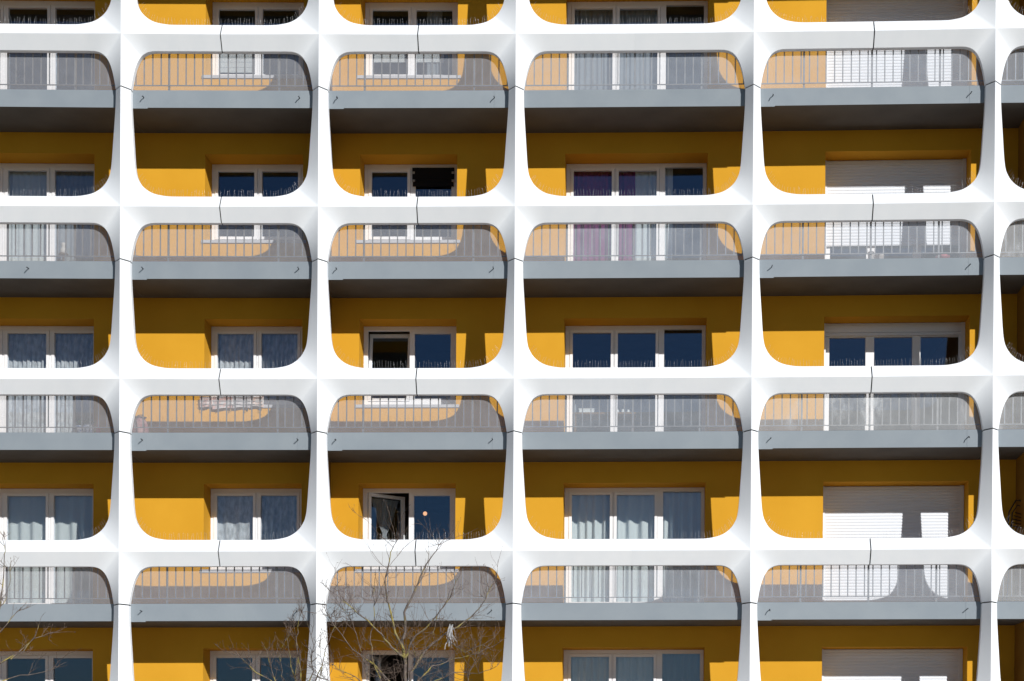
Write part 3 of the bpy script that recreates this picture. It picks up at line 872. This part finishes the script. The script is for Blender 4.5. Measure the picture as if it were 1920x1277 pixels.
def tree(label, Y, trunk_px, limbs, seed, twig_n=9, group="bare trees in front of the facade", tr_r=(0.07, 0.03), long=1.0):
    rnd = random.Random(seed)
    def P3(px, py, dy=0.0): return Vector((PX(px, Y + dy), Y + dy, PZ(py, Y + dy)))
    base = P3(*trunk_px[0]); base.z = 0
    t = empty("bare_tree", base, label, "tree", group)
    tr = MB()
    pts = [base] + [P3(*p) for p in trunk_px]
    tr.tube(pts, [tr_r[0] + (tr_r[1] - tr_r[0]) * i / (len(pts) - 1) for i in range(len(pts))], 9)
    tr.build("trunk", M_BARK, t, wrp=False)
    lb = MB(); tw = MB()
    def twig(p, d, ln, r, lvl):
        n = 6; pts = [p.copy()]; q = p.copy(); dd = d.copy()
        curl = rnd.uniform(-0.05, 0.16)
        for i in range(n):
            dd = (dd + Vector((rnd.uniform(-.25,.25), rnd.uniform(-.25,.25), rnd.uniform(-.2,.2) + curl))).normalized()
            q = q + dd * ln / n; pts.append(q.copy())
        tw.tube(pts, [r * (1 - 0.6 * i / n) for i in range(n + 1)], 4)
        if rnd.random() < 0.4:   # a bud or spur
            tw.tube([pts[-1], pts[-1] + dd*0.010, pts[-1] + dd*0.022], [r*0.6, r*1.4, r*0.2], 4)
        if lvl > 0:
            for i in range(rnd.randint(1, 4)):
                k = rnd.randint(1, n - 1); ax = (pts[k+1] - pts[k]).normalized()
                sd = Vector((rnd.uniform(-1,1), rnd.uniform(-.8,.8), rnd.uniform(-.4,.9))).normalized()
                twig(pts[k], (ax*0.75 + sd*0.75).normalized(), ln * rnd.uniform(.28,.6), r*0.7, lvl-1)
    for li, lp in enumerate(limbs):
        pts = []
        slope = rnd.uniform(-0.30, 0.30)
        for i, p in enumerate(lp):
            pts.append(P3(p[0], p[1], slope * i / max(1, len(lp)-1) * 1.5))
        fine = [pts[0]]
        for i in range(len(pts)-1):
            sl_ = (pts[i+1] - pts[i]).length
            for k in (0.33, 0.67, 1.0):
                q = pts[i].lerp(pts[i+1], k)
                q += Vector((rnd.uniform(-1,1), rnd.uniform(-1,1), rnd.uniform(-1,1))) * 0.045 * sl_
                fine.append(q)
        r0 = 0.86 * lp[0][2] if len(lp[0]) > 2 else 0.015
        n = len(fine)
        lb.tube(fine, [max(0.0032, r0 * (1 - 0.85 * (i / (n-1)) ** 0.8)) * rnd.uniform(0.93, 1.08) for i in range(n)], 7)
        for i in range(int(twig_n * (0.5 + 0.09 * n))):
            k = min(n-2, max(1, int(n * rnd.random() ** 0.8))); ax = (fine[k+1] - fine[k]).normalized()
            sd = Vector((rnd.uniform(-1,1), rnd.uniform(-.9,.9), rnd.uniform(-.45,.8))).normalized()
            twig(fine[k], (ax*0.7 + sd*0.9).normalized(), rnd.choice((rnd.uniform(0.12, 0.3), rnd.uniform(0.3, 0.6))) * long, rnd.uniform(0.0024, 0.0038), 2 if rnd.random() < 0.45 else 1)
        twig(fine[-1], (fine[-1]-fine[-2]).normalized(), rnd.uniform(0.08,0.16), 0.003, 1)
    lb.build("limbs", M_BARK, t, wrp=False)
    tw.build("crown", M_TWIG, t, wrp=False)
    return t
tree("tall bare tree with yellow lichen on its limbs in front of the middle balconies", -7.0,
     [(764, 1500), (763, 1400), (760, 1330)],
     [[(760,1330,.028),(759,1265),(757,1200),(760,1150),(775,1112),(788,1083),(797,1060),(812,1040),(830,1016)],
      [(758,1222,.020),(740,1185),(727,1135),(722,1100),(728,1052),(736,1026),(745,1012)],
      [(760,1235,.017),(772,1200),(800,1176),(820,1152),(840,1128),(850,1105),(858,1085)],
      [(760,1335,.024),(772,1262),(790,1228),(810,1208),(832,1192),(870,1166),(900,1140),(915,1112),(922,1096)],
      [(757,1232,.019),(735,1214),(715,1190),(690,1166),(665,1144),(640,1124),(618,1106)],
      [(758,1330,.018),(735,1282),(702,1248),(660,1216),(632,1180),(612,1150)],
      [(762,1320,.016),(785,1275),(810,1250),(852,1236),(900,1222),(935,1205)],
      [(836,1190,.011),(848,1206),(872,1224),(903,1208),(918,1216)],
      [(757,1330,.014),(716,1285),(700,1240),(695,1200),(703,1150),(700,1115),(703,1085)],
      [(690,1270,.010),(680,1230),(668,1190),(655,1155),(640,1135)],
      [(700,1245,.009),(718,1262),(735,1300)],
      [(768,1196,.012),(778,1225),(782,1240)],
      [(820,1152,.010),(815,1172),(812,1190)],
      [(770,1300,.012),(800,1285),(850,1262),(900,1262),(930,1250)],
      [(752,1310,.012),(700,1290),(650,1262),(610,1240)],
      [(750,1320,.012),(690,1300),(640,1290),(600,1270)],
      [(870,1300,.010),(880,1262),(895,1232),(905,1195)]], 5, twig_n=9)
tree("slender bare tree with dense brown twigs beside a white column", -6.0,
     [(575, 1500), (572, 1390), (568, 1330)],
     [[(568,1330,.014),(564,1256),(557,1198),(561,1164),(566,1140)],
      [(568,1330,.013),(585,1260),(588,1210),(575,1160)],
      [(570,1328,.012),(548,1250),(540,1200),(548,1160)],
      [(570,1330,.012),(600,1265),(612,1215),(628,1175),(636,1150)],
      [(568,1332,.012),(520,1285),(480,1260),(462,1244),(444,1224)],
      [(520,1285,.009),(505,1245),(497,1212)],
      [(568,1330,.011),(552,1270),(560,1220),(552,1180)],
      [(560,1330,.010),(530,1270),(525,1230),(535,1190)],
      [(575,1330,.010),(592,1290),(605,1250),(600,1200)]], 21, twig_n=8, tr_r=(0.05, 0.022), long=0.62)
tree("bare tree reaching in from the left edge with pinkish twigs", -7.5,
     [(-90, 1500), (-85, 1400), (-70, 1340)],
     [[(-70,1340,.020),(-40,1280),(-10,1252),(43,1220),(66,1194),(75,1168)],
      [(20,1236,.009),(66,1196),(103,1185)],
      [(-70,1340,.018),(-30,1220),(-5,1160),(6,1100),(10,1040),(8,1018)],
      [(-20,1200,.010),(5,1180),(25,1155),(38,1140)],
      [(-70,1340,.014),(-20,1290),(20,1270),(70,1262),(108,1252)],
      [(-10,1150,.008),(8,1130),(18,1095),(20,1060)]], 33, twig_n=6, long=0.6)

# shredded plastic caught on a limb
rnd = random.Random(9)
Yp = -6.9
c0 = Vector((PX(846, Yp), Yp, PZ(1172, Yp)))
mb = MB()
for i in range(30):
    p = c0 + Vector((rnd.uniform(-.02,.02), rnd.uniform(-.03,.03), rnd.uniform(-.08,.02)))
    ln = rnd.uniform(0.12, 0.27); n = 7; wv = Vector((rnd.uniform(.5,1), rnd.uniform(-.7,.7), 0)).normalized() * rnd.uniform(.0018,.0045)
    pts = []
    q = p.copy(); d = Vector((rnd.uniform(-.45,.25), rnd.uniform(-.3,.3), -1)).normalized()
    for k in range(n + 1):
        pts.append(q.copy()); d = (d + Vector((rnd.uniform(-.3,.3), rnd.uniform(-.3,.3), -.15))).normalized(); q = q + d*ln/n
    for k in range(n):
        mb.face([pts[k]-wv, pts[k]+wv, pts[k+1]+wv, pts[k+1]-wv], True)
tag(mb.build("plastic_scrap", mat("pale_plastic", (0.40,0.405,0.415), 0.4), None, wrp=False), "shredded pale plastic bag snagged on a tree limb", "plastic bag")
